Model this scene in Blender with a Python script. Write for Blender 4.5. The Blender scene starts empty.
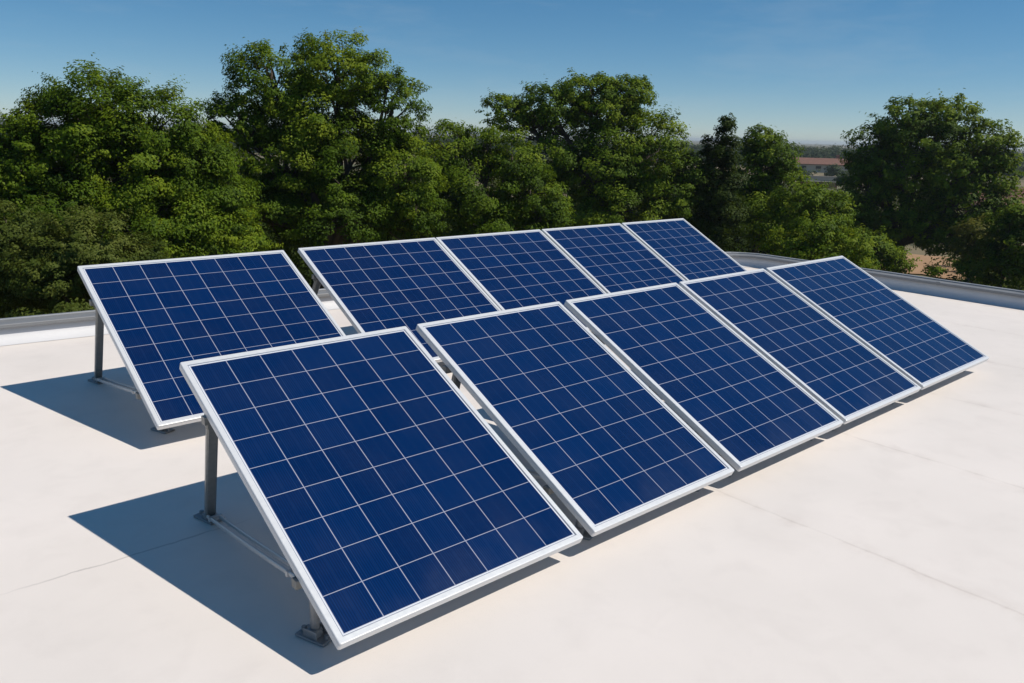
import bpy, bmesh, math, random
import numpy as np
from mathutils import Vector, Matrix
from math import radians, sin, cos, tan, pi

# ---------------------------------------------------------------- camera, sky, sun, exposure
scene = bpy.context.scene
COL = scene.collection
CAM = Vector((-1.236, -2.289, 1.972))
YAW, PITCH, ROLL, FPX = 0.728, 0.255, 0.027, 794.5
_f0 = Vector((sin(YAW), cos(YAW), 0)); _r = Vector((cos(YAW), -sin(YAW), 0)); _u0 = Vector((0, 0, 1))
FWD = _f0 * cos(PITCH) - _u0 * sin(PITCH); _u = _u0 * cos(PITCH) + _f0 * sin(PITCH)
RGT = _r * cos(ROLL) + _u * sin(ROLL); UPV = _u * cos(ROLL) - _r * sin(ROLL)
cam_data = bpy.data.cameras.new('camera'); cam = bpy.data.objects.new('camera', cam_data); COL.objects.link(cam)
cam.matrix_world = Matrix((( RGT.x, UPV.x, -FWD.x, CAM.x), (RGT.y, UPV.y, -FWD.y, CAM.y), (RGT.z, UPV.z, -FWD.z, CAM.z), (0, 0, 0, 1)))
cam_data.sensor_width = 36.0; cam_data.lens = FPX * 36.0 / 1024.0
cam_data.clip_start = 0.05; cam_data.clip_end = 6000
scene.camera = cam

SUN_DIR = Vector((0.515, -0.610, 1.0)).normalized()
SUN_ELEV = math.asin(SUN_DIR.z); SUN_AZ = math.atan2(SUN_DIR.x, SUN_DIR.y)
world = bpy.data.worlds.new('World'); scene.world = world; world.use_nodes = True
wn, wl = world.node_tree.nodes, world.node_tree.links
for n in list(wn): wn.remove(n)
sky = wn.new('ShaderNodeTexSky'); sky.sky_type = 'NISHITA'; sky.sun_disc = False
sky.sun_elevation = SUN_ELEV; sky.sun_rotation = SUN_AZ
sky.altitude = 2500; sky.air_density = 0.9; sky.dust_density = 0.0; sky.ozone_density = 5.0
bg = wn.new('ShaderNodeBackground'); bg.inputs['Strength'].default_value = 0.130
out = wn.new('ShaderNodeOutputWorld')
# faint cirrus wisps, fixed to directions in the sky
tc = wn.new('ShaderNodeTexCoord'); mp = wn.new('ShaderNodeMapping'); mp.inputs['Scale'].default_value = (3, 3, 14); mp.inputs['Rotation'].default_value = (0.15, 0.1, 0)
nz = wn.new('ShaderNodeTexNoise'); nz.inputs['Scale'].default_value = 2.0; nz.inputs['Detail'].default_value = 7; nz.inputs['Roughness'].default_value = 0.62
rp = wn.new('ShaderNodeValToRGB'); rp.color_ramp.elements[0].position = 0.50; rp.color_ramp.elements[1].position = 0.85
rp.color_ramp.elements[1].color = (0.18, 0.18, 0.18, 1)
mx = wn.new('ShaderNodeMix'); mx.data_type = 'RGBA'; mx.inputs[7].default_value = (3.6, 4.2, 4.6, 1)
wl.new(tc.outputs['Generated'], mp.inputs['Vector']); wl.new(mp.outputs[0], nz.inputs['Vector']); wl.new(nz.outputs['Fac'], rp.inputs[0])
wl.new(rp.outputs[0], mx.inputs[0]); gm = wn.new('ShaderNodeGamma'); gm.inputs[1].default_value = 0.75; hs = wn.new('ShaderNodeHueSaturation'); hs.inputs['Saturation'].default_value = 1.36; hs.inputs['Hue'].default_value = 0.493
wl.new(sky.outputs[0], gm.inputs[0]); wl.new(gm.outputs[0], hs.inputs['Color']); wl.new(hs.outputs[0], mx.inputs[6]); wl.new(mx.outputs[2], bg.inputs['Color']); wl.new(bg.outputs[0], out.inputs['Surface'])

sun_data = bpy.data.lights.new('sun', 'SUN'); sun_data.energy = 4.2; sun_data.angle = radians(0.5); sun_data.color = (1.0, 0.945, 0.87)
sun = bpy.data.objects.new('sun', sun_data); COL.objects.link(sun)
sun.rotation_euler = SUN_DIR.to_track_quat('Z', 'Y').to_euler(); sun.location = (6, -8, 14)

scene.view_settings.view_transform = 'Standard'; scene.view_settings.look = 'None'
scene.view_settings.exposure = 0.0; scene.view_settings.gamma = 1.0
scene.view_settings.use_curve_mapping = False

rng = np.random.default_rng(7)
GROUND = -4.5

# ---------------------------------------------------------------- helpers
def ray(px, py):
    return (FWD + RGT * ((px - 512) / FPX) + UPV * ((341.5 - py) / FPX))
def at(px, py, dist):
    """world point seen at a pixel of the photograph, at a level distance from the camera"""
    r = ray(px, py); h = math.hypot(r.x, r.y)
    return CAM + r * (dist / h)

def mesh_obj(name, verts, faces, mat, parent=None, smooth=False, mats=None, midx=None, uv=None, attr=None):
    me = bpy.data.meshes.new(name)
    me.from_pydata([tuple(v) for v in verts], [], faces)
    for m in (mats or [mat]): me.materials.append(m)
    if midx is not None: me.polygons.foreach_set('material_index', midx)
    if smooth: me.polygons.foreach_set('use_smooth', [True] * len(me.polygons))
    if uv is not None:
        lay = me.uv_layers.new(name='cells')
        for lp in me.loops: lay.data[lp.index].uv = uv[lp.vertex_index]
    me.update()
    o = bpy.data.objects.new(name, me); COL.objects.link(o)
    if parent: o.parent = parent
    return o

def empty(name, loc, label, cat, group=None):
    o = bpy.data.objects.new(name, None); o.empty_display_size = 0.2; COL.objects.link(o)
    o.location = loc; tag(o, label, cat, group); return o
def tag(o, label, cat, group=None):
    o['label'] = label; o['category'] = cat
    if group: o['group'] = group

class MB:
    def __init__(s): s.v = []; s.f = []
    def add(s, vs, fs):
        b = len(s.v); s.v += [Vector(v) for v in vs]; s.f += [tuple(i + b for i in f) for f in fs]
    def frame(s, a, b):
        d = (b - a).normalized(); h = Vector((0, 0, 1)) if abs(d.z) < 0.95 else Vector((0, 1, 0))
        x = d.cross(h).normalized(); y = x.cross(d).normalized(); return d, x, y
    def bar(s, a, b, w, h, bev=0.003):
        """square profile bar from a to b with chamfered edges"""
        a, b = Vector(a), Vector(b); d, x, y = s.frame(a, b); w /= 2; h /= 2
        pr = [(-w + bev, -h), (w - bev, -h), (w, -h + bev), (w, h - bev), (w - bev, h), (-w + bev, h), (-w, h - bev), (-w, -h + bev)]
        vs = [p + x * q[0] + y * q[1] for p in (a, b) for q in pr]
        fs = [(i, (i + 1) % 8, 8 + (i + 1) % 8, 8 + i) for i in range(8)] + [tuple(range(7, -1, -1)), tuple(range(8, 16))]
        s.add(vs, fs)
    def tube(s, pts, radii, seg=10, caps=True):
        pts = [Vector(p) for p in pts]; n = len(pts); vs = []; fs = []
        ref = None
        for i, p in enumerate(pts):
            d = (pts[min(i + 1, n - 1)] - pts[max(i - 1, 0)]).normalized()
            if ref is None: ref = d.cross(Vector((0.31, 0.7, 0.2))).normalized()
            x = (ref - d * ref.dot(d)).normalized(); y = d.cross(x); ref = x
            for k in range(seg):
                a = 2 * pi * k / seg; vs.append(p + (x * cos(a) + y * sin(a)) * radii[i])
        for i in range(n - 1):
            for k in range(seg):
                fs.append((i * seg + k, i * seg + (k + 1) % seg, (i + 1) * seg + (k + 1) % seg, (i + 1) * seg + k))
        if caps: fs += [tuple(range(seg - 1, -1, -1)), tuple(range((n - 1) * seg, n * seg))]
        s.add(vs, fs)
    def box(s, c, sx, sy, sz, bev=0.003, rot=0):
        """chamfered box, centre of its base c"""
        c = Vector(c); ca, sa = cos(rot), sin(rot)
        bm = bmesh.new(); bmesh.ops.create_cube(bm, size=1)
        for v in bm.verts: v.co = Vector((v.co.x * sx, v.co.y * sy, (v.co.z + .5) * sz))
        if bev: bmesh.ops.bevel(bm, geom=bm.edges[:], offset=bev, segments=2, affect='EDGES', profile=.6)
        bm.verts.index_update()
        vs = [Vector((v.co.x * ca - v.co.y * sa, v.co.x * sa + v.co.y * ca, v.co.z)) + c for v in bm.verts]
        fs = [tuple(v.index for v in f.verts) for f in bm.faces]; bm.free(); s.add(vs, fs)
    def build(s, name, mat, parent=None, smooth=False):
        return mesh_obj(name, s.v, s.f, mat, parent, smooth)

# ---------------------------------------------------------------- materials
def new_mat(name):
    m = bpy.data.materials.new(name); m.use_nodes = True; nt = m.node_tree
    return m, nt.nodes, nt.links, nt.nodes['Principled BSDF']
def noise(N, L, scale, detail=4, rough=.55, vec=None, dist=0):
    n = N.new('ShaderNodeTexNoise'); n.inputs['Scale'].default_value = scale; n.inputs['Detail'].default_value = detail
    n.inputs['Roughness'].default_value = rough; n.inputs['Distortion'].default_value = dist
    if vec is not None: L.new(vec, n.inputs['Vector'])
    return n
def ramp(N, L, fac, stops):
    r = N.new('ShaderNodeValToRGB'); e = r.color_ramp.elements
    while len(e) < len(stops): e.new(.5)
    for i, (p, c) in enumerate(stops):
        e[i].position = p; e[i].color = (c, c, c, 1) if isinstance(c, (int, float)) else (*c, 1)
    L.new(fac, r.inputs[0]); return r
def mixc(N, L, fac, a, b, mode='MIX'):
    m = N.new('ShaderNodeMix'); m.data_type = 'RGBA'; m.blend_type = mode
    for sock, v in ((0, fac), (6, a), (7, b)):
        if isinstance(v, (int, float)): m.inputs[sock].default_value = v
        elif isinstance(v, tuple): m.inputs[sock].default_value = (*v, 1)
        else: L.new(v, m.inputs[sock])
    return m.outputs[2]
def math_(N, L, op, a, b=None, c=None):
    m = N.new('ShaderNodeMath'); m.operation = op
    for i, v in enumerate((a, b, c)):
        if v is None: continue
        if isinstance(v, (int, float)): m.inputs[i].default_value = v
        else: L.new(v, m.inputs[i])
    return m.outputs[0]
def bump(N, L, P, height, strength, dist=0.01):
    b = N.new('ShaderNodeBump'); b.inputs['Strength'].default_value = strength; b.inputs['Distance'].default_value = dist
    L.new(height, b.inputs['Height']); L.new(b.outputs[0], P.inputs['Normal'])

def metal(name, col, rough, metallic=1.0, var=.12, scale=18):
    m, N, L, P = new_mat(name); g = N.new('ShaderNodeTexCoord')
    n = noise(N, L, scale, 5, .6, g.outputs['Object'])
    dark = tuple(c * (1 - var * 2) for c in col); lite = tuple(min(1, c * (1 + var)) for c in col)
    L.new(mixc(N, L, n.outputs['Fac'], dark, lite), P.inputs['Base Color'])
    P.inputs['Metallic'].default_value = metallic
    r = ramp(N, L, n.outputs['Fac'], [(.3, rough * .8), (.75, min(1, rough * 1.25))]); L.new(r.outputs[0], P.inputs['Roughness'])
    bump(N, L, P, n.outputs['Fac'], .08, .004)
    return m
M = {}
M['frame'] = metal('anodised_aluminium', (.68, .685, .685), .36, .15, .025, 55)
M['galv'] = metal('galvanised_steel', (.25, .25, .235), .40, .45, .18, 40)
M['zinc'] = metal('bright_zinc', (.55, .55, .54), .38, .35, .1, 40)
M['galv_dark'] = metal('weathered_steel', (.30, .305, .31), .45, .45, .2, 35)
M['coping'] = metal('coping_sheet_metal', (.23, .235, .24), .55, .2, .1, 3)
M['coping_rim'] = metal('coping_rim_metal', (.34, .345, .35), .5, .2, .06, 3)
M['rubber'] = metal('black_rubber', (.03, .03, .032), .75, 0, .1, 30)
M['backsheet'] = metal('white_backsheet', (.72, .73, .74), .5, 0, .03, 8)

# roof membrane: warm white sheet with welded laps every 1.5 m, faint stains and a hairline crack
m, N, L, P = new_mat('roof_membrane'); M['membrane'] = m
tcn = N.new('ShaderNodeTexCoord'); geo = N.new('ShaderNodeNewGeometry'); sp = N.new('ShaderNodeSeparateXYZ'); L.new(geo.outputs['Position'], sp.inputs[0])
big = noise(N, L, .7, 5, .55, tcn.outputs['Object']); med = noise(N, L, 4.5, 6, .6, tcn.outputs['Object'], .4); fine = noise(N, L, 160, 3, .6, tcn.outputs['Object'])
base = mixc(N, L, ramp(N, L, big.outputs['Fac'], [(.35, 0), (.7, 1)]).outputs[0], (.810, .738, .675), (.735, .672, .612))
stain = ramp(N, L, med.outputs['Fac'], [(.50, 0), (.78, .24)])
base = mixc(N, L, stain.outputs[0], base, (.60, .54, .49))
speck = noise(N, L, 38, 3, .7, tcn.outputs['Object'])
base = mixc(N, L, ramp(N, L, speck.outputs['Fac'], [(.70, 0), (.80, .18)]).outputs[0], base, (.55, .51, .47))
# lap line positions x = 2.5 + 1.5 k, slightly wavy
wob = noise(N, L, 2.2, 3, .5, tcn.outputs['Object'])
xw = math_(N, L, 'MULTIPLY_ADD', wob.outputs['Fac'], .05, math_(N, L, 'SUBTRACT', sp.outputs['X'], 2.525))
ph = math_(N, L, 'PINGPONG', xw, .75)
lap = ramp(N, L, ph, [(.003, 1), (.012, 0)])
side = math_(N, L, 'GREATER_THAN', sp.outputs['X'], 1.8)
lapm = math_(N, L, 'MULTIPLY', lap.outputs[0], side)
lapvar = math_(N, L, 'MULTIPLY', lapm, ramp(N, L, med.outputs['Fac'], [(.35, .06), (.66, .34)]).outputs[0])
base = mixc(N, L, lapvar, base, (.42, .36, .32))
dirt = math_(N, L, 'MULTIPLY', math_(N, L, 'MULTIPLY', ramp(N, L, ph, [(.0, 1), (.10, 0)]).outputs[0], side), ramp(N, L, med.outputs['Fac'], [(.40, 0), (.72, .34)]).outputs[0])
base = mixc(N, L, dirt, base, (.50, .42, .36))
# hairline crack along y = 1.4 near the first panel
wob2 = noise(N, L, 6, 4, .6, tcn.outputs['Object'])
yw = math_(N, L, 'ABSOLUTE', math_(N, L, 'SUBTRACT', math_(N, L, 'MULTIPLY_ADD', wob2.outputs['Fac'], .05, sp.outputs['Y']), 1.43))
crk = ramp(N, L, yw, [(.003, 1), (.008, 0)])
xr = math_(N, L, 'MULTIPLY', ramp(N, L, math_(N, L, 'ABSOLUTE', math_(N, L, 'ADD', sp.outputs['X'], .3)), [(.30, 1), (.60, 0)]).outputs[0], .5)
base = mixc(N, L, math_(N, L, 'MULTIPLY', crk.outputs[0], xr), base, (.36, .32, .29))
L.new(base, P.inputs['Base Color']); P.inputs['Roughness'].default_value = .62; P.inputs['Specular IOR Level'].default_value = .25
hh = math_(N, L, 'ADD', math_(N, L, 'MULTIPLY', fine.outputs['Fac'], .25), math_(N, L, 'MULTIPLY', med.outputs['Fac'], .8))
hh = math_(N, L, 'SUBTRACT', hh, math_(N, L, 'MULTIPLY', lapm, .5))
bump(N, L, P, hh, .22, .006)

m, N, L, P = new_mat('parapet_membrane'); M['upstand'] = m
tcn = N.new('ShaderNodeTexCoord'); nn = noise(N, L, 2.2, 5, .6, tcn.outputs['Object'])
L.new(mixc(N, L, nn.outputs['Fac'], (.62, .615, .615), (.70, .69, .69)), P.inputs['Base Color']); P.inputs['Roughness'].default_value = .6
bump(N, L, P, nn.outputs['Fac'], .15, .02)

m, N, L, P = new_mat('rendered_wall'); M['render'] = m
tcn = N.new('ShaderNodeTexCoord'); nn = noise(N, L, 1.3, 6, .6, tcn.outputs['Object'])
L.new(mixc(N, L, nn.outputs['Fac'], (.50, .46, .40), (.66, .62, .55)), P.inputs['Base Color']); P.inputs['Roughness'].default_value = .85

# photovoltaic cells: UV is counted in cells; silver grid lines, fine fingers, small tint changes per cell
def cell_mat(name, line, lcol):
    m, N, L, P = new_mat(name); u = N.new('ShaderNodeUVMap'); u.uv_map = 'cells'
    s = N.new('ShaderNodeSeparateXYZ'); L.new(u.outputs[0], s.inputs[0])
    dx = math_(N, L, 'PINGPONG', s.outputs['X'], .5); dy = math_(N, L, 'PINGPONG', s.outputs['Y'], .5)
    g = math_(N, L, 'MAXIMUM', ramp(N, L, dx, [(line * .8, 1), (line * 1.25, 0)]).outputs[0], ramp(N, L, dy, [(line * .7, 1), (line * 1.1, 0)]).outputs[0])
    fl = N.new('ShaderNodeVectorMath'); fl.operation = 'FLOOR'; L.new(u.outputs[0], fl.inputs[0])
    wn_ = N.new('ShaderNodeTexWhiteNoise'); wn_.noise_dimensions = '3D'
    oi = N.new('ShaderNodeObjectInfo'); ad = N.new('ShaderNodeVectorMath'); ad.operation = 'ADD'; L.new(fl.outputs[0], ad.inputs[0]); L.new(oi.outputs['Random'], ad.inputs[1])
    L.new(ad.outputs[0], wn_.inputs['Vector'])
    c = mixc(N, L, wn_.outputs['Value'], (.0007, .0100, .062), (.0013, .0190, .096))
    # crystalline mottling
    tcn = N.new('ShaderNodeTexCoord'); vo = N.new('ShaderNodeTexVoronoi'); vo.inputs['Scale'].default_value = 60; L.new(tcn.outputs['Object'], vo.inputs['Vector'])
    c = mixc(N, L, math_(N, L, 'MULTIPLY', vo.outputs['Distance'], .5), c, (.0015, .020, .092))
    fg = math_(N, L, 'PINGPONG', math_(N, L, 'MULTIPLY', s.outputs['X'], 16.0), .5)
    c = mixc(N, L, ramp(N, L, fg, [(.12, .6), (.28, 0)]).outputs[0], c, (.0004, .004, .030))
    bb = math_(N, L, 'PINGPONG', math_(N, L, 'ADD', math_(N, L, 'MULTIPLY', s.outputs['X'], 3.0), .5), .5)
    c = mixc(N, L, ramp(N, L, bb, [(.010, .22), (.025, 0)]).outputs[0], c, (.035, .080, .20))
    c = mixc(N, L, g, c, lcol)
    c = mixc(N, L, math_(N, L, 'MULTIPLY', oi.outputs['Random'], .22), c, (.003, .028, .105))
    dust = noise(N, L, 3.5, 5, .6, tcn.outputs['Object'])
    c = mixc(N, L, ramp(N, L, dust.outputs['Fac'], [(.4, .0), (.8, .010)]).outputs[0], c, (.40, .38, .36))
    low = math_(N, L, 'MULTIPLY', ramp(N, L, math_(N, L, 'MULTIPLY', s.outputs['Y'], .11), [(.0, 1), (.11, 0)]).outputs[0], ramp(N, L, dust.outputs['Fac'], [(.35, 0), (.75, .025)]).outputs[0])
    c = mixc(N, L, low, c, (.30, .34, .40))
    L.new(c, P.inputs['Base Color'])
    P.inputs['Specular IOR Level'].default_value = .5
    rr = ramp(N, L, dust.outputs['Fac'], [(.3, .07), (.75, .22)]); L.new(rr.outputs[0], P.inputs['Roughness'])
    return m
M['cells'] = cell_mat('photovoltaic_cells', .0105, (.41, .42, .50))
M['gasket'] = metal('grey_gasket', (.16, .18, .24), .5, 0, .05, 30)
M['border'] = metal('white_cell_border', (.62, .64, .68), .3, 0, .02, 10)

# foliage
def leaf_mat(name, dark, mid, lite):
    m, N, L, P = new_mat(name)
    a = N.new('ShaderNodeAttribute'); a.attribute_name = 'tint'
    r = N.new('ShaderNodeValToRGB'); e = r.color_ramp.elements; e.new(.5)
    for i, (p, c) in enumerate(((0, dark), (.5, mid), (1, lite))): e[i].position = p; e[i].color = (*c, 1)
    L.new(a.outputs['Fac'], r.inputs[0]); L.new(r.outputs[0], P.inputs['Base Color'])
    P.inputs['Roughness'].default_value = .6; P.inputs['Specular IOR Level'].default_value = .12
    tr = N.new('ShaderNodeBsdfTranslucent'); hs = N.new('ShaderNodeHueSaturation'); hs.inputs['Value'].default_value = 1.3; hs.inputs['Hue'].default_value = .485
    L.new(r.outputs[0], hs.inputs['Color']); L.new(hs.outputs[0], tr.inputs['Color'])
    mx = N.new('ShaderNodeMixShader'); mx.inputs[0].default_value = .34
    L.new(P.outputs[0], mx.inputs[1]); L.new(tr.outputs[0], mx.inputs[2])
    L.new(mx.outputs[0], N['Material Output'].inputs['Surface']); return m
M['leaf_mid'] = leaf_mat('broad_leaves', (.036, .070, .004), (.100, .166, .008), (.215, .275, .016))
M['leaf_dark'] = leaf_mat('dark_leaves', (.020, .040, .005), (.040, .068, .007), (.070, .100, .010))  # conifer's own dark green; on the gap trees it paints in shade
M['leaf_olive'] = leaf_mat('olive_leaves', (.050, .076, .010), (.090, .122, .018), (.15, .175, .034))
M['leaf_yellow'] = leaf_mat('yellow_green_leaves', (.06, .08, .01), (.12, .13, .018), (.20, .19, .035))
M['leaf_far'] = leaf_mat('far_leaves', (.03, .05, .018), (.05, .075, .028), (.07, .10, .04))
m, N, L, P = new_mat('bark'); M['bark'] = m
tcn = N.new('ShaderNodeTexCoord'); nn = noise(N, L, 9, 6, .7, tcn.outputs['Object'])
L.new(mixc(N, L, nn.outputs['Fac'], (.04, .03, .02), (.13, .10, .075)), P.inputs['Base Color']); P.inputs['Roughness'].default_value = .9
bump(N, L, P, nn.outputs['Fac'], .6, .03)
m, N, L, P = new_mat('dry_ground'); M['ground'] = m
tcn = N.new('ShaderNodeTexCoord'); n1 = noise(N, L, .035, 6, .6, tcn.outputs['Object']); n2 = noise(N, L, .9, 7, .7, tcn.outputs['Object'])
c1 = mixc(N, L, ramp(N, L, n1.outputs['Fac'], [(.45, 0), (.56, 1)]).outputs[0], (.20, .15, .08), (.085, .095, .034))
L.new(mixc(N, L, math_(N, L, 'MULTIPLY', n2.outputs['Fac'], .5), c1, (.12, .11, .05)), P.inputs['Base Color']); P.inputs['Roughness'].default_value = .95
def tile_mat(name, a, b, scale):
    m, N, L, P = new_mat(name); t = N.new('ShaderNodeTexCoord'); br = N.new('ShaderNodeTexBrick'); br.inputs['Scale'].default_value = scale
    br.inputs['Color1'].default_value = (*a, 1); br.inputs['Color2'].default_value = (*b, 1); br.inputs['Mortar'].default_value = (.11, .065, .05, 1); br.inputs['Mortar Size'].default_value = .03
    mp = N.new('ShaderNodeMapping'); mp.inputs['Rotation'].default_value = (pi / 2, 0, 0)
    L.new(t.outputs['Object'], mp.inputs[0]); L.new(mp.outputs[0], br.inputs['Vector']); L.new(br.outputs[0], P.inputs['Base Color']); P.inputs['Roughness'].default_value = .85; return m
M['roof_tiles'] = tile_mat('terracotta_tiles', (.22, .095, .055), (.16, .07, .045), 2.5)
M['brick'] = tile_mat('red_brick', (.34, .13, .075), (.25, .10, .06), 3)
M['plaster'] = metal('pale_plaster', (.46, .41, .34), .85, 0, .06, 1)
m, N, L, P = new_mat('window_glass'); M['glass'] = m; P.inputs['Base Color'].default_value = (.03, .035, .04, 1); P.inputs['Roughness'].default_value = .08

# ---------------------------------------------------------------- ground
def ground():
    vs, fs = [], []
    rr = [0, 15, 30, 60, 100, 160, 260, 420, 700, 1200, 2500, 4500]; n = 64
    vs.append((0, 0, GROUND))
    for r in rr[1:]:
        for k in range(n):
            a = 2 * pi * k / n; z = GROUND + (0 if r < 50 else .25 * sin(a * 7 + r) )
            vs.append((r * cos(a) + 5, r * sin(a) + 5, z))
    for k in range(n): fs.append((0, 1 + k, 1 + (k + 1) % n))
    for i in range(len(rr) - 2):
        b, c = 1 + i * n, 1 + (i + 1) * n
        for k in range(n): fs.append((b + k, c + k, c + (k + 1) % n, b + (k + 1) % n))
    o = mesh_obj('ground', vs, fs, M['ground']); o['kind'] = 'structure'
ground()

# ---------------------------------------------------------------- the building whose roof we stand on
def offset_poly(pts, d):
    n = len(pts); res = []
    for i in range(n):
        p0, p1, p2 = Vector(pts[i - 1]), Vector(pts[i]), Vector(pts[(i + 1) % n])
        e1 = (p1 - p0).normalized(); e2 = (p2 - p1).normalized()
        n1 = Vector((e1.y, -e1.x)); n2 = Vector((e2.y, -e2.x)); k = (n1 + n2); k = k / max(.2, k.length_squared) * 2
        res.append(tuple(p1 + k * d))
    return res
def roof_outline():
    corners = [((-7.0, 6.73), .4), ((-7.0, -9.0), .4), ((10.23, -9.0), .4), ((10.18, 5.01), .62)]   # counter-clockwise
    pts = []
    for i, (c, r) in enumerate(corners):
        a = Vector(corners[i - 1][0]) - Vector(c); b = Vector(corners[(i + 1) % 4][0]) - Vector(c)
        a.normalize(); b.normalize(); half = math.acos(max(-1, min(1, a.dot(b)))) / 2
        t = r / tan(half); mid = (a + b).normalized(); o = Vector(c) + mid * (r / sin(half))
        s = Vector(c) + a * t - o; e = Vector(c) + b * t - o
        a0 = math.atan2(s.y, s.x); a1 = math.atan2(e.y, e.x); dl = (a1 - a0 + pi) % (2 * pi) - pi
        for k in range(9): q = a0 + dl * k / 8; pts.append((o.x + r * cos(q), o.y + r * sin(q)))
    # more points along the long sides, so the metal can wander a little
    res = []
    for i in range(len(pts)):
        p, q = Vector(pts[i]), Vector(pts[(i + 1) % len(pts)]); k = max(1, int((q - p).length / 1.2))
        for j in range(k): res.append(tuple(p.lerp(q, j / k)))
    return res
OUT = roof_outline()
bld = empty('building', (1.5, -1, GROUND), 'building under the solar panels with flat white roof and low grey capped parapet', 'building')
def ring(name, prof, mat, smooth=False, wander=0):
    """sweep a profile of (outward offset, height) round the roof outline"""
    n = len(OUT); loops = []
    for (d, z) in prof: loops.append([Vector((p[0], p[1], z)) for p in offset_poly(OUT, d)])
    if wander:
        r = random.Random(4); off = [r.uniform(-wander, wander) for _ in range(n)]
        for l in loops:
            for i in range(n): l[i].z += off[i]
    vs = [v - Vector(bld.location) for l in loops for v in l]; fs = []
    for i in range(len(prof) - 1):
        for k in range(n):
            a, b = i * n + k, i * n + (k + 1) % n
            fs.append((a, b, b + n, a + n))
    return mesh_obj(name, vs, fs, mat, bld, smooth)
vs = [Vector((p[0], p[1], 0)) - Vector(bld.location) for p in offset_poly(OUT, .02)]
mesh_obj('roof_deck', vs, [tuple(range(len(vs)))], M['membrane'], bld)
# upstand with a small cove at its foot
ring('parapet', [(-.11, .003), (-.075, .010), (-.045, .024), (-.018, .05), (0, .085), (0, .155), (.10, .155)], M['upstand'], True)
cop = ring('coping', [(.02, .146), (-.036, .146), (-.040, .150), (-.040, .176), (-.036, .181), (.065, .190), (.068, .186), (.074, .186)], M['coping'], False, .0015)
ring('coping_rim', [(.072, .15), (.072, .204), (.076, .208), (.118, .208), (.122, .204), (.122, .10), (.10, .10)], M['coping_rim'], False, .0015)
ring('wall', [(.09, .16), (.09, GROUND - .1)], M['render'])
# joints in the coping
acc = 0
P_out = offset_poly(OUT, .02)
for i in range(len(OUT)):
    p, q = Vector(OUT[i]), Vector(OUT[(i + 1) % len(OUT)]); d = (q - p).length; acc += d
    if acc > 2.3 and d > .5:
        acc = 0; nrm = Vector(((q - p).y, -(q - p).x)).normalized(); b0 = Vector(bld.location)
        a = Vector((*(p - nrm * .0365), .1495)) - b0; 
        ang = math.atan2(nrm.y, nrm.x)
        jb = MB(); jb.box(Vector((*(p + nrm * .0155), .1435)) - b0, .115, .05, .047, .002, ang); jb.build('coping_joint', M['coping'], bld)

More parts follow.
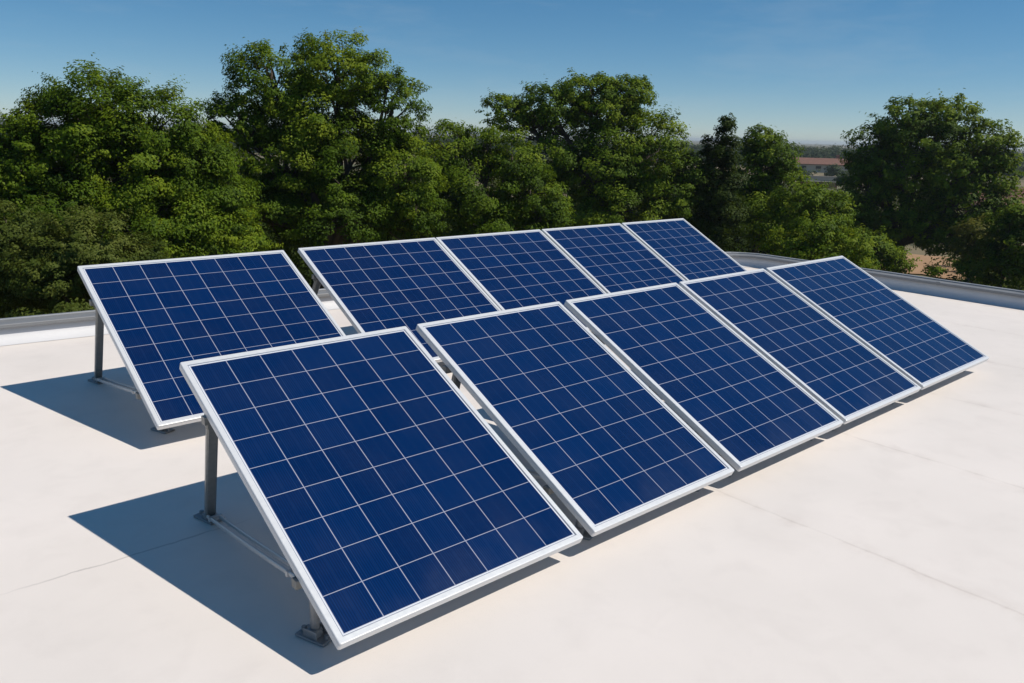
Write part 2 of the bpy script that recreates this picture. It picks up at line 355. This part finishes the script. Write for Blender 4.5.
# ---------------------------------------------------------------- solar panels
LEN = 1.65
FW = .027            # visible width of the frame's top face
FD = .040            # frame depth
def solar_panel(x0, x1, y0, zb, tilt, cols, label, group, rear_base, rear_top, front_y, shear=0.0, rows=9, inset=.13, front_inset=.13):
    w = x1 - x0; root = empty('solar_panel', (x0, y0, 0), label, 'solar panel', group)
    ct, st = cos(tilt), sin(tilt)
    def pt(u, v, h=0.0): return Vector((u + shear * (1 - v / LEN), v * ct - h * st, zb + v * st + h * ct))
    # --- frame: one extruded aluminium profile round the edge, slightly rounded corners
    prof = [(.030, -FD), (.003, -FD), (0, -FD + .003), (0, -.012), (.0015, -.0105), (0, -.009), (0, -.004), (.0012, -.0012), (.004, 0), (FW - .002, 0), (FW, -.002), (FW, -.007)]
    R, K = .009, 4; vs = []; fs = []
    nper = 4 * (K + 1)
    for d, h in prof:
        r = max(R - d, .0004); 
        for (cx, cy, a0) in ((0, 0, pi), (w, 0, 1.5 * pi), (w, LEN, 0), (0, LEN, .5 * pi)):
            ox = (d + r) if cx == 0 else w - d - r; oy = (d + r) if cy == 0 else LEN - d - r
            for k in range(K + 1):
                a = a0 + (pi / 2) * k / K; vs.append(pt(ox + r * cos(a), oy + r * sin(a), h))
    for i in range(len(prof) - 1):
        for k in range(nper):
            a, b = i * nper + k, i * nper + (k + 1) % nper; fs.append((a, a + nper, b + nper, b))
    mesh_obj('frame', vs, fs, M['frame'], root)
    # --- glass with cells, white border strip around them
    b = FW - .001; e = FW + .010
    g = b + .0045; us = [b, g, e, w - e, w - g, w - b]; vv = [b, g, e, LEN - e, LEN - g, LEN - b]
    vs = [pt(u, v, -.005) for v in vv for u in us]
    uv = [((u - e) / (w - 2 * e) * cols, (v - e) / (LEN - 2 * e) * rows) for v in vv for u in us]
    fs = []; mi = []
    for j in range(5):
        for i in range(5):
            fs.append((j * 6 + i, j * 6 + i + 1, j * 6 + i + 7, j * 6 + i + 6)); mi.append(0 if (i == 2 and j == 2) else 2 if (i in (0, 4) or j in (0, 4)) else 1)
    mesh_obj('photovoltaic_glass', vs, fs, None, root, mats=[M['cells'], M['border'], M['gasket']], midx=mi, uv=uv)
    # --- back
    k = [pt(.004, .004, -.012), pt(w - .004, .004, -.012), pt(w - .004, LEN - .004, -.012), pt(.004, LEN - .004, -.012)]
    bs = mesh_obj('backsheet', k, [(3, 2, 1, 0)], M['backsheet'], root)
    jbx = MB()
    c = [pt(w / 2 + dx, LEN - .2 + dy, h) for h in (-.034, -.0125) for dx, dy in ((-.06, -.05), (.06, -.05), (.06, .05), (-.06, .05))]
    jbx.add(c, [(3, 2, 1, 0), (4, 5, 6, 7), (0, 1, 5, 4), (1, 2, 6, 5), (2, 3, 7, 6), (3, 0, 4, 7)]); jbx.build('junction_box', M['rubber'], root)
    # --- two purlins across the back
    for v in (.34, 1.30):
        mb = MB(); mb.bar(pt(-.012, v, -FD - .021), pt(w + .012, v, -FD - .021), .04, .04); mb.build('crossbar', M['galv'], root)
    # --- legs, struts, feet
    for side in (0, 1):
        sx = w - inset if side else inset; fx = w - front_inset if side else front_inset
        top = pt(sx, rear_top, -FD - .045)
        top = Vector((sx, top.y, top.z)); base = Vector((sx + .06 * (1 if sx < w / 2 else -1), rear_base, .0))
        mb = MB(); mb.bar(base + Vector((0, 0, .012)), top, .052, .046, .008); lg = mb.build('rear_leg', M['galv'], root)
        mb = MB()
        d = (top - base).normalized()
        mb.bar(top - d * .045, top + d * .012, .064, .058, .008)                         # collar
        mb.bar(top - d * .01 + Vector((.0, -.02, 0)), pt(sx, rear_top - .01, -FD + .002), .022, .03, .003)
        mb.tube([top - d * .02 + Vector((-.04, 0, 0)), top - d * .02 + Vector((.04, 0, 0))], [.009, .009], 8)
        mb.build('bracket', M['galv'], lg)
        mb = MB(); mb.box(base + Vector((0, .01, .001)), .085, .15, .014, .004, .25); mb.box(base + Vector((0, 0, .014)), .062, .06, .022, .006)
        for q in (-.052, .068): mb.tube([base + Vector((-.012 * q / .05, q, .012)), base + Vector((-.012 * q / .05, q, .028))], [.012, .011], 6)
        mb.build('foot_plate', M['galv_dark'], lg)
        fy = front_y
        ft = pt(fx, (fy + .02) / ct, -FD - .004); ft = Vector((fx, fy, ft.z)); fb = Vector((fx, fy, 0))
        mb = MB(); mb.tube([fb + Vector((0, 0, .01)), ft], [.019, .019], 14); fl_ = mb.build('front_leg', M['galv_dark'], root)
        mb = MB()
        mb.box(fb + Vector((0, 0, .001)), .080, .150, .013, .0062, .35); mb.tube([fb + Vector((0, 0, .012)), fb + Vector((0, 0, .04)), fb + Vector((0, 0, .044))], [.032, .028, .022], 14)
        for sx_ in (-1, 1):                                                        # gusset cheeks beside the post
            mb.box(fb + Vector((sx_ * .028, sx_ * .01, .014)), .007, .070, .034, .002, .35)
        for q in (-.06, .06): mb.tube([fb + Vector((-.34 * q, q * .94, .014)), fb + Vector((-.34 * q, q * .94, .03))], [.011, .010], 6)
        mb.build('foot_plate', M['galv_dark'], fl_)
        # channel strut from the rear foot up to the frame near the front
        s0 = base + Vector((0, -.02, .035)); v1 = .36; s1 = pt(sx, v1, -FD - .012); s1 = Vector((sx - (.02 if sx < w / 2 else -.02), s1.y, s1.z))
        off = Vector((.021, 0, 0)); mb = MB(); sag = Vector((0, 0, -.006))
        for sgn in (-1, 1):
            q = [s0.lerp(s1, k / 5) + off * sgn + sag * (1 - (2 * k / 5 - 1) ** 2) for k in range(6)]
            for k in range(5): mb.bar(q[k], q[k + 1], .013, .02, .003)
        for k in (.06, .94): p = s0.lerp(s1, k) + sag * .2; mb.bar(p - off * 1.6, p + off * 1.6, .02, .024, .003)
        mb.build('strut', M['zinc'], root)
    return root

FT, FZ = .460, .146
BT, BZ, BD = .489, .169, 2.792
front = [((0.0, 1.292), 7, 'nearest and largest solar panel, front row, its left legs in the open'),
         ((1.367, 2.542), 6, 'front row solar panel right of the nearest one, wide gap along its left edge'),
         ((2.604, 3.835), 6, 'middle solar panel of the front row, third from its left end'),
         ((3.877, 5.092), 6, 'front row solar panel just before the far right end panel'),
         ((5.139, 6.549), 7, 'far right end solar panel of the front row, nearest the right parapet')]
for (xx, c, lab) in front:
    i = front.index((xx, c, lab))
    solar_panel(xx[0], xx[1], 0, FZ, FT, c, lab, 'tilted solar panels in the front row', 1.53 if i == 0 else 1.5, 1.33, .29 if i == 0 else .22, inset=.045 if i == 0 else .13, front_inset=.05 if i == 0 else .13)
back = [((0.180, 1.771), 8, 'left end solar panel of the back row, beside the left parapet and bushes'),
        ((2.010, 3.506), 7, 'second solar panel of the back row, its left edge open to the gap'),
        ((3.518, 4.963), 6, 'middle solar panel of the back row, third from its left end'),
        ((4.994, 6.327), 6, 'back row solar panel just before the far right end one'),
        ((6.364, 7.611), 6, 'far right end solar panel of the back row, its top corner before dark trees')]
for i, (xx, c, lab) in enumerate(back):
    solar_panel(xx[0], xx[1], BD - (.196 if i == 0 else 0), BZ, BT + (.019 if i == 0 else 0), c, lab, 'tilted solar panels in the back row',
                1.72, 1.30, .36, .026 if i == 0 else 0, inset=.06 if i == 0 else .05 if i == 1 else .13, front_inset=.16 if i == 0 else .13)

# ---------------------------------------------------------------- trees
def leaves_mesh(name, pos, nrm, size, tint, mat, parent, rg, aspect=.5):
    n = len(pos)
    t = rg.normal(size=(n, 3)); t -= nrm * (t * nrm).sum(1, keepdims=True); t /= np.linalg.norm(t, axis=1, keepdims=True) + 1e-9
    b = np.cross(nrm, t); s = size[:, None]
    fold = nrm * s * .16
    V = np.empty((n, 4, 3)); V[:, 0] = pos - t * s * .5; V[:, 1] = pos + b * s * aspect * .5 + fold; V[:, 2] = pos + t * s * .5; V[:, 3] = pos - b * s * aspect * .5 + fold
    me = bpy.data.meshes.new(name); me.vertices.add(n * 4); me.vertices.foreach_set('co', V.reshape(-1).astype(np.float32))
    me.loops.add(n * 4); me.loops.foreach_set('vertex_index', np.arange(n * 4, dtype=np.int32))
    me.polygons.add(n); me.polygons.foreach_set('loop_start', np.arange(0, n * 4, 4, dtype=np.int32)); me.polygons.foreach_set('loop_total', np.full(n, 4, dtype=np.int32))
    at_ = me.attributes.new('tint', 'FLOAT', 'FACE'); at_.data.foreach_set('value', np.clip(tint, 0, 1).astype(np.float32))
    me.materials.append(mat); me.update(calc_edges=True)
    o = bpy.data.objects.new(name, me); COL.objects.link(o)
    if parent: o.parent = parent
    return o

def clumps_for(c, rad, n, rg, inner=.45):
    d = rg.normal(size=(n, 3)); d /= np.linalg.norm(d, axis=1, keepdims=True)
    r = inner + (1 - inner) * rg.random(n) ** .45
    r *= 1 + .10 * np.sin(d[:, 0] * 5 + c[0]) * np.cos(d[:, 2] * 6 + c[1])
    return c + d * rad * r[:, None], d

def foliage(lobes, leaf, dens, rg, clump_k=.30, spr=.35, hang=0.0):
    """lobes: world centre + radii. Leaves sit in clumps; clumps sit through each lobe, mostly near its skin."""
    P_, N_, T_, CL = [], [], [], []
    for c, rad in lobes:
        lt = rg.normal(0, .13)
        c = np.array(c); rad = np.array(rad); rm = float(np.mean(rad))
        cr = max(rm * clump_k, leaf * 2.2); nc = max(6, int(5.2 * (rm / cr) ** 2))
        C, D = clumps_for(c, rad, nc, rg)
        # sprigs poking out of the skin
        ns = int(nc * spr * 1.2); S, SD = clumps_for(c, rad * 1.0, ns, rg, .93)
        for j in range(nc + ns):
            tw = j >= nc; cc = S[j - nc] if tw else C[j]; dd = SD[j - nc] if tw else D[j]
            CL.append((cc, c))
            cr_j = cr * (rg.uniform(.28, .6) if tw else rg.uniform(.6, 1.25))
            nl = max(10, int(2.0 * dens * cr_j ** 2 / leaf ** 2 * (2.2 if tw else 1.0)))
            q = rg.normal(size=(nl, 3)); q /= np.linalg.norm(q, axis=1, keepdims=True)
            q *= (rg.random(nl) ** .4)[:, None] * cr_j
            q[:, 2] *= .62
            if tw: q += dd * (rg.normal(size=nl) * cr_j * .7)[:, None]
            if hang: q[:, 2] -= hang * cr_j * rg.random(nl) ** 2
            nr = q / (cr_j + 1e-6) * .75 + dd * .75 + np.array([0, 0, .65]) + rg.normal(size=(nl, 3)) * .34
            nr /= np.linalg.norm(nr, axis=1, keepdims=True)
            P_.append(cc + q); N_.append(nr); T_.append(np.full(nl, rg.normal(.45, .20) + lt) + rg.normal(0, .13, nl))
    return np.concatenate(P_), np.concatenate(N_), np.concatenate(T_), CL

SEED = [100]
def tree(name, label, cat, group, dist, lobes_px, leafmat, base_px=None, leaf_k=.0036, dens=5.0, clump_k=.36, spr=.45, trunk_r=.2, depth=.95, tint=0.0, limbs=True, hang=0.0, fork=None, twig_n=26):
    SEED[0] += 1; rg = np.random.default_rng(SEED[0])
    lobes = []
    for lb in lobes_px:
        px, py, rx, ry = lb[:4]; dd = dist + (lb[4] if len(lb) > 4 else 0)
        c = at(px, py, dd); s = (c - CAM).dot(FWD) / FPX
        ry_m = ry * s; rx_m = rx * s; dm = (rx_m + ry_m) / 2 * depth
        # radii set in world axes (x, y mixed evenly so the crown is round from every side)
        lobes.append((np.array(c), np.array([ (rx_m + dm) / 2 if abs(rx_m - dm) > .01 else rx_m, (rx_m + dm) / 2, ry_m])))
    cen = np.mean([l[0] for l in lobes], axis=0)
    if base_px: bp = at(base_px, 200, dist)
    else: bp = Vector((cen[0], cen[1], 0))
    base = Vector((bp.x, bp.y, GROUND))
    root = empty(name, base, label, cat, group); b3 = np.array(base)
    leaf = leaf_k * dist
    pos, nrm, tnt, CL = foliage(lobes, leaf, dens, rg, clump_k, spr, hang)
    keep = pos[:, 2] > GROUND + .1; pos, nrm, tnt = pos[keep], nrm[keep], tnt[keep]
    size = leaf * rg.uniform(.65, 1.35, len(pos))
    leaves_mesh('crown', pos - b3, nrm, size, tnt + tint, leafmat, root, rg)
    # trunk, limbs to every lobe, twigs to clumps: one continuous wooden mesh
    mb = MB(); low = min(l[0][2] for l in lobes); top = max(l[0][2] for l in lobes)
    fk = fork if fork is not None else max(GROUND + .8, min(low, GROUND + (top - GROUND) * .45))
    fkp = Vector((base.x + (cen[0] - base.x) * .3, base.y + (cen[1] - base.y) * .3, fk))
    p1 = base.lerp(fkp, .5) + Vector(rg.normal(0, .08, 3))
    mb.tube([base - base, base.lerp(fkp, .12) - base, p1 - base, fkp - base], [trunk_r * 1.5, trunk_r * 1.1, trunk_r * .95, trunk_r * .8], 10)
    if limbs:
        for c, rad in lobes:
            c = Vector(c); m1 = fkp.lerp(c, .45) + Vector(rg.normal(0, .18, 3)) * (rad[0] * .4) + Vector((0, 0, .25 * (c - fkp).length * .3))
            e = c + Vector((0, 0, rad[2] * .35)); r0 = trunk_r * .42
            mb.tube([fkp - base, fkp.lerp(m1, .5) + Vector((0, 0, .05)) - base, m1 - base, c - base, e - base], [r0, r0 * .85, r0 * .65, r0 * .4, r0 * .15], 7)
            mine = [q for q, cc in CL if np.allclose(cc, np.array(c), atol=1e-4)]
            for q in mine[:twig_n]:
                q = Vector(q); s = m1.lerp(c, rg.uniform(.2, 1)); mm = s.lerp(q, .5) + Vector(rg.normal(0, .08, 3)) * rad[0]
                mb.tube([s - base, mm - base, q - base], [r0 * .28, r0 * .17, r0 * .06], 5, False)
    mb.build('trunk', M['bark'], root, True)
    return root

GT = 'trees standing behind the roof'
GB = 'bushes growing low behind the roof edge'
tree('broadleaf_tree', 'wide rounded green tree at the far left behind the roof', 'tree', GT, 17.5,
     [(100, 112, 60, 40), (150, 128, 58, 40), (62, 150, 52, 48), (120, 165, 70, 55), (185, 165, 50, 42), (210, 200, 42, 38), (60, 210, 60, 48), (150, 220, 80, 50), (225, 235, 36, 34), (25, 165, 34, 40), (5, 190, 34, 40), (18, 138, 22, 26), (120, 265, 110, 40)],
     M['leaf_mid'], 120, trunk_r=.24, tint=.06, dens=6.4)
tree('broadleaf_tree', 'tallest tree, open crown with sky gaps, behind the back row left end', 'tree', GT, 20.5,
     [(272, 82, 48, 36), (338, 70, 55, 34), (240, 125, 32, 32), (392, 112, 30, 40), (318, 125, 58, 38), (285, 165, 48, 45), (350, 165, 55, 48), (405, 180, 38, 48), (330, 215, 60, 45), (415, 215, 28, 30), (265, 215, 45, 45)],
     M['leaf_mid'], 325, trunk_r=.30, clump_k=.29, spr=.55, dens=6.0, fork=-1.2, twig_n=14)
tree('broadleaf_tree', 'lower rounded tree between the tallest tree and the flat topped one', 'tree', GT, 24,
     [(448, 150, 32, 26), (484, 150, 30, 22), (512, 160, 36, 28), (470, 195, 48, 36), (530, 195, 34, 32), (548, 215, 26, 24), (490, 228, 60, 30)],
     M['leaf_mid'], 490, trunk_r=.2, tint=-.02)
tree('broadleaf_tree', 'flat topped umbrella crowned tree with sky showing under its canopy', 'tree', GT, 29,
     [(508, 113, 30, 20), (550, 108, 42, 22), (590, 92, 42, 18), (628, 95, 30, 18), (610, 112, 46, 16), (560, 150, 42, 34), (605, 165, 50, 42), (650, 155, 42, 42), (672, 190, 30, 38), (620, 210, 60, 36), (690, 175, 14, 22)],
     M['leaf_mid'], 600, trunk_r=.28, clump_k=.29, spr=.5, dens=5.4, fork=-.5, twig_n=14)
tree('cypress_tree', 'narrow dark upright conifer with a pointed top', 'tree', GT, 29,
     [(727, 121, 4, 10), (726, 134, 8, 13), (725, 150, 12, 17), (724, 170, 15, 22), (723, 195, 17, 28), (722, 225, 18, 34), (708, 145, 3, 12), (708, 162, 5, 16), (707, 185, 8, 24), (706, 215, 10, 28)],
     M['leaf_dark'], 722, trunk_r=.10, clump_k=.5, spr=.25, limbs=False, dens=7, leaf_k=.003)
tree('broadleaf_tree', 'mid sized green tree right beside the dark conifer', 'tree', GT, 32,
     [(761, 143, 20, 18), (772, 160, 28, 26), (758, 175, 26, 30), (780, 190, 22, 28), (760, 215, 38, 32)],
     M['leaf_mid'], 762, trunk_r=.17, tint=.03)
tree('broadleaf_tree', 'broad spreading tree on the right with its dark forked trunk showing', 'tree', GT, 42,
     [(905, 122, 34, 22), (948, 118, 34, 20), (925, 142, 52, 30), (872, 150, 28, 26), (985, 148, 28, 30), (895, 172, 48, 28), (955, 172, 46, 30), (868, 190, 30, 24), (995, 172, 22, 24), (890, 212, 44, 26), (958, 205, 42, 24), (858, 222, 20, 18), (925, 225, 40, 20), (868, 240, 26, 15), (985, 232, 24, 20), (940, 240, 26, 14), (890, 250, 16, 12), (1005, 205, 22, 22)],
     M['leaf_mid'], 900, trunk_r=.27, clump_k=.28, spr=.5, dens=4.6, fork=-2.6, tint=.06)
# shrubs in front of and between them
tree('bush', 'dull olive bush in front of the wide left tree', 'bush', GB, 14.5,
     [(88, 248, 52, 36), (55, 268, 48, 36), (120, 270, 52, 34), (85, 295, 80, 40)], M['leaf_olive'], 85, dens=5.5, clump_k=.3, trunk_r=.09, twig_n=10)
tree('bush', 'bush cut by the left edge of the photo', 'bush', GB, 15.5,
     [(8, 235, 34, 44), (22, 275, 36, 32), (-20, 265, 40, 60)], M['leaf_olive'], 8, trunk_r=.08, twig_n=10, tint=-.05)
tree('bush', 'rounded bush behind the top edge of the left end back panel', 'bush', GB, 17,
     [(205, 235, 50, 28), (245, 250, 34, 24), (175, 255, 50, 30), (215, 272, 60, 30)], M['leaf_mid'], 205, trunk_r=.09, twig_n=10, tint=.08)
tree('bush', 'green bush at the right foot of the mid sized tree beside the conifer', 'bush', GB, 28,
     [(800, 200, 30, 22), (826, 212, 26, 20), (788, 225, 30, 24)], M['leaf_mid'], 802, trunk_r=.08, twig_n=8, tint=.12)
tree('bush', 'light green bush just above the corner of the parapet', 'bush', GB, 24,
     [(815, 232, 30, 20), (848, 246, 30, 16), (790, 246, 26, 16), (828, 258, 54, 16)], M['leaf_mid'], 825, trunk_r=.07, twig_n=8, tint=.22)
tree('bush', 'yellow green bush right of the broad right tree', 'bush', GB, 36,
     [(978, 232, 20, 14), (968, 248, 16, 12), (990, 252, 22, 18)], M['leaf_yellow'], 980, trunk_r=.07, twig_n=8)
tree('bush', 'dark leafy bush at the right edge above the parapet', 'bush', GB, 33,
     [(1010, 225, 22, 20), (1015, 250, 30, 24), (1000, 268, 36, 18), (1040, 240, 36, 40)], M['leaf_mid'], 1012, trunk_r=.08, twig_n=8, tint=-.1)
tree('bush', 'dark bush at the foot of the broad right tree, left of its trunk', 'bush', GB, 37,
     [(866, 246, 26, 18), (884, 254, 22, 14), (850, 250, 20, 16), (898, 262, 16, 11)], M['leaf_mid'], 868, trunk_r=.07, twig_n=6, tint=-.12)
tree('bush', 'low bush right of the bare earth patch beside the yellow green bush', 'bush', GB, 40,
     [(985, 258, 18, 14), (972, 262, 12, 9), (1000, 255, 20, 16), (960, 268, 9, 5), (935, 270, 8, 4)], M['leaf_mid'], 985, trunk_r=.07, twig_n=6, tint=.05)
tree('bush', 'bush just below the far terracotta roofed house, left of the broad right tree', 'bush', GB, 40,
     [(835, 205, 24, 14), (812, 200, 20, 14), (850, 212, 16, 14)], M['leaf_mid'], 832, trunk_r=.07, twig_n=6, tint=.1)
# dense trees behind, closing the gaps; their shade is painted as darker leaf colour
GD = 'dark trees filling the gaps behind the front trees'
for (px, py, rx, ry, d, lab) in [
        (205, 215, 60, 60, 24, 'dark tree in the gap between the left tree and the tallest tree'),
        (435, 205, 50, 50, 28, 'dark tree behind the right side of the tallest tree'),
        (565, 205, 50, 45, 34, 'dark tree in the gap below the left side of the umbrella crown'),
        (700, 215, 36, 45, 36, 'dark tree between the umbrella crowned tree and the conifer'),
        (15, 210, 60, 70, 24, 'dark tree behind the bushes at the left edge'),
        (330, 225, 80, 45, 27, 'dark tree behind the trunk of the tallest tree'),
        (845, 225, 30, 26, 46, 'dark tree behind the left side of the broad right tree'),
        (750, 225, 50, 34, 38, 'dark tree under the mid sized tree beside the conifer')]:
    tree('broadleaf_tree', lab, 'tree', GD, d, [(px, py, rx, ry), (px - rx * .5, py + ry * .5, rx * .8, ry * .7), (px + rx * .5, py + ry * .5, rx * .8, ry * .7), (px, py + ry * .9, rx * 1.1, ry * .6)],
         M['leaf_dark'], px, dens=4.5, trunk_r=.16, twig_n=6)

# ---------------------------------------------------------------- far things
def on_ground(px, dist):
    p = at(px, 200, dist); return Vector((p.x, p.y, GROUND))
def bungalow(px, dist, width, depth, wall_h, roof_h, label, rot, wallmat):
    o = on_ground(px, dist); root = empty('house', o, label, 'house', 'low houses beyond the trees'); root.rotation_euler = (0, 0, rot)
    w, d = width / 2, depth / 2
    mesh_obj('wall', [(-w, -d, -.2), (w, -d, -.2), (w, d, -.2), (-w, d, -.2), (-w, -d, wall_h), (w, -d, wall_h), (w, d, wall_h), (-w, d, wall_h), (-w, 0, wall_h + roof_h * .97), (w, 0, wall_h + roof_h * .97)],
             [(0, 1, 5, 4), (2, 3, 7, 6), (1, 2, 6, 9, 5), (3, 0, 4, 8, 7)], wallmat, root)
    ex, ey = .3, .45; k = roof_h / d; t = .14; zr = wall_h + roof_h + .02; ze = wall_h - ey * k + .02
    vs = [(-w - ex, -d - ey, ze), (w + ex, -d - ey, ze), (w + ex, 0, zr), (-w - ex, 0, zr), (w + ex, d + ey, ze), (-w - ex, d + ey, ze)]
    vs += [(x, y, z + t) for x, y, z in vs]
    rf = mesh_obj('roof', vs, [(0, 3, 2, 1), (3, 5, 4, 2), (6, 7, 8, 9), (9, 8, 10, 11), (0, 1, 7, 6), (4, 5, 11, 10), (1, 2, 8, 7), (2, 4, 10, 8), (3, 0, 6, 9), (5, 3, 9, 11)], M['roof_tiles'], root)
    cb = MB(); cb.box((w * .5, .3, wall_h + roof_h * .6), .7, .6, roof_h * .4 + .9, .03); cb.build('chimney', M['brick'], rf)
    n = max(2, int(width / 3.2))
    for i in range(n):
        x = -w + width * (i + .5) / n
        fr = MB(); fr.box((x, -d - .02, wall_h * .38), 1.3, .08, wall_h * .42, .01); wdw = fr.build('window', M['plaster'], root)
        gl = MB(); gl.box((x, -d - .065, wall_h * .38 + .06), 1.16, .02, wall_h * .42 - .12, .0); gl.build('pane', M['glass'], wdw)
FACE = -YAW
bungalow(818, 200, 13, 7, 1.75, 1.15, 'far long low house with terracotta roof left of the broad right tree', FACE - .12, M['plaster'])
bungalow(1030, 80, 9, 6, 1.9, 1.2, 'terracotta roofed low house at the right edge beyond the bushes', FACE - .55, M['brick'])
def low_wall(px, dist, length, h, mat, label, rot):
    o = on_ground(px, dist); root = empty('garden_wall', o, label, 'wall', None); root.rotation_euler = (0, 0, rot)
    b = MB(); b.box((0, 0, -.1), length, .3, h + .1, .01); b.build('wall_body', mat, root)
    c = MB(); c.box((0, 0, h + .003), length + .1, .4, .09, .015); c.build('wall_cap', M['plaster'], root)
low_wall(824, 150, 10, .8, M['plaster'], 'far pale wall in front of the long low house', FACE - .3)
low_wall(815, 126, 5.5, .95, M['brick'], 'far red brick garden wall below the pale wall', FACE - .3)
low_wall(1035, 72, 12, .6, M['plaster'], 'pale low wall at the right edge in front of the terracotta roofed house', FACE - .5)

for (px, d, w_, h_, lab) in ((806, 172, 14, 4, 'far hedge clump below the left end of the long low house'), (838, 176, 12, 5, 'far hedge clump below the right end of the long low house'), (845, 138, 9, 6, 'far shrub beside the end of the pale wall')):
    yy = 143 + 6.47 * FPX / (d * .93) - h_ * .6
    tree('bush', lab, 'bush', 'far shrubs around the long low house', d, [(px, yy, w_, h_), (px - w_ * .5, yy + 1, w_ * .6, h_ * .8)], M['leaf_far'], px, dens=4, trunk_r=.1, twig_n=3, tint=.1)
# far wood on the skyline: one mass nobody could count
def far_wood():
    rg = np.random.default_rng(5); lobes = []
    for a in np.linspace(-40, 1100, 150):
        for row in range(4):
            d = 230 + row * 60 + rg.uniform(-20, 20)
            if 780 < a < 860 and d < 270: continue
            p = on_ground(a + rg.uniform(-6, 6), d); h = rg.uniform(2.4, 3.9) + row * .35
            lobes.append((np.array([p.x, p.y, GROUND + h * .55]), np.array([rg.uniform(2.5, 5), rg.uniform(2.5, 5), h * .55])))
    pos, nrm, tnt, _ = foliage(lobes, .8, 2.2, rg, .45, .2)
    o = leaves_mesh('distant_wood', pos, nrm, .8 * rg.uniform(.6, 1.3, len(pos)), tnt, M['leaf_far'], None, rg, .7); o['kind'] = 'stuff'
    tag(o, 'distant line of woodland along the skyline', 'wood')
far_wood()
# rough low scrub over the ground between trees
def earth_patch():
    m, N, L, P = new_mat('bare_earth'); t = N.new('ShaderNodeTexCoord'); nn = noise(N, L, 1.2, 6, .65, t.outputs['Object'])
    L.new(mixc(N, L, nn.outputs['Fac'], (.26, .14, .065), (.44, .27, .14)), P.inputs['Base Color']); P.inputs['Roughness'].default_value = .95
    r = random.Random(3); c = on_ground(945, 50); vs = [(c.x, c.y, GROUND + .02)]
    for k in range(28):
        a = 2 * pi * k / 28; q = r.uniform(.8, 1.15); vs.append((c.x + 4.6 * q * cos(a), c.y + 4.6 * q * sin(a), GROUND + .016))
    o = mesh_obj('earth', vs, [(0, 1 + k, 1 + (k + 1) % 28) for k in range(28)], m); o['kind'] = 'structure'
earth_patch()
def scrub():
    rg = np.random.default_rng(9); lobes = []
    for _ in range(900):
        px = rg.uniform(-80, 1100); d = rg.uniform(46, 130) if rg.random() < .6 else rg.uniform(20, 46)
        if 890 < px < 985 and d < 60: continue
        if 785 < px < 855 and 108 < d < 124: continue
        if 990 < px and d > 60: continue
        p = on_ground(px, d); h = rg.uniform(.4, 1.3)
        lobes.append((np.array([p.x, p.y, GROUND + h * .4]), np.array([h * 1.4, h * 1.4, h * .6])))
    pos, nrm, tnt, _ = foliage(lobes, .22, 1.6, rg, .5, .3)
    o = leaves_mesh('scrub', pos, nrm, .22 * rg.uniform(.6, 1.3, len(pos)), tnt, M['leaf_olive'], None, rg, .6); o['kind'] = 'stuff'
    tag(o, 'low scrub covering the dry ground beyond the roof', 'scrub')
scrub()
tot = sum(len(o.data.polygons) for o in bpy.data.objects if o.type == 'MESH'); print('faces', tot)

# ---------------------------------------------------------------- summer air: one even, very thin volume round everything
def haze():
    m = bpy.data.materials.new('air'); m.use_nodes = True; N = m.node_tree.nodes; N.clear()
    o_ = N.new('ShaderNodeOutputMaterial'); v = N.new('ShaderNodeVolumePrincipled')
    v.inputs['Color'].default_value = (.80, .88, .95, 1); v.inputs['Density'].default_value = .0003
    v.inputs['Anisotropy'].default_value = .2
    m.node_tree.links.new(v.outputs[0], o_.inputs['Volume'])
    b = MB(); b.box((5, 5, GROUND - 1.5), 9400, 9400, 14.5, 0); o = b.build('haze', m); o['kind'] = 'stuff'
    tag(o, 'thin summer haze over the whole scene', 'haze')
haze()
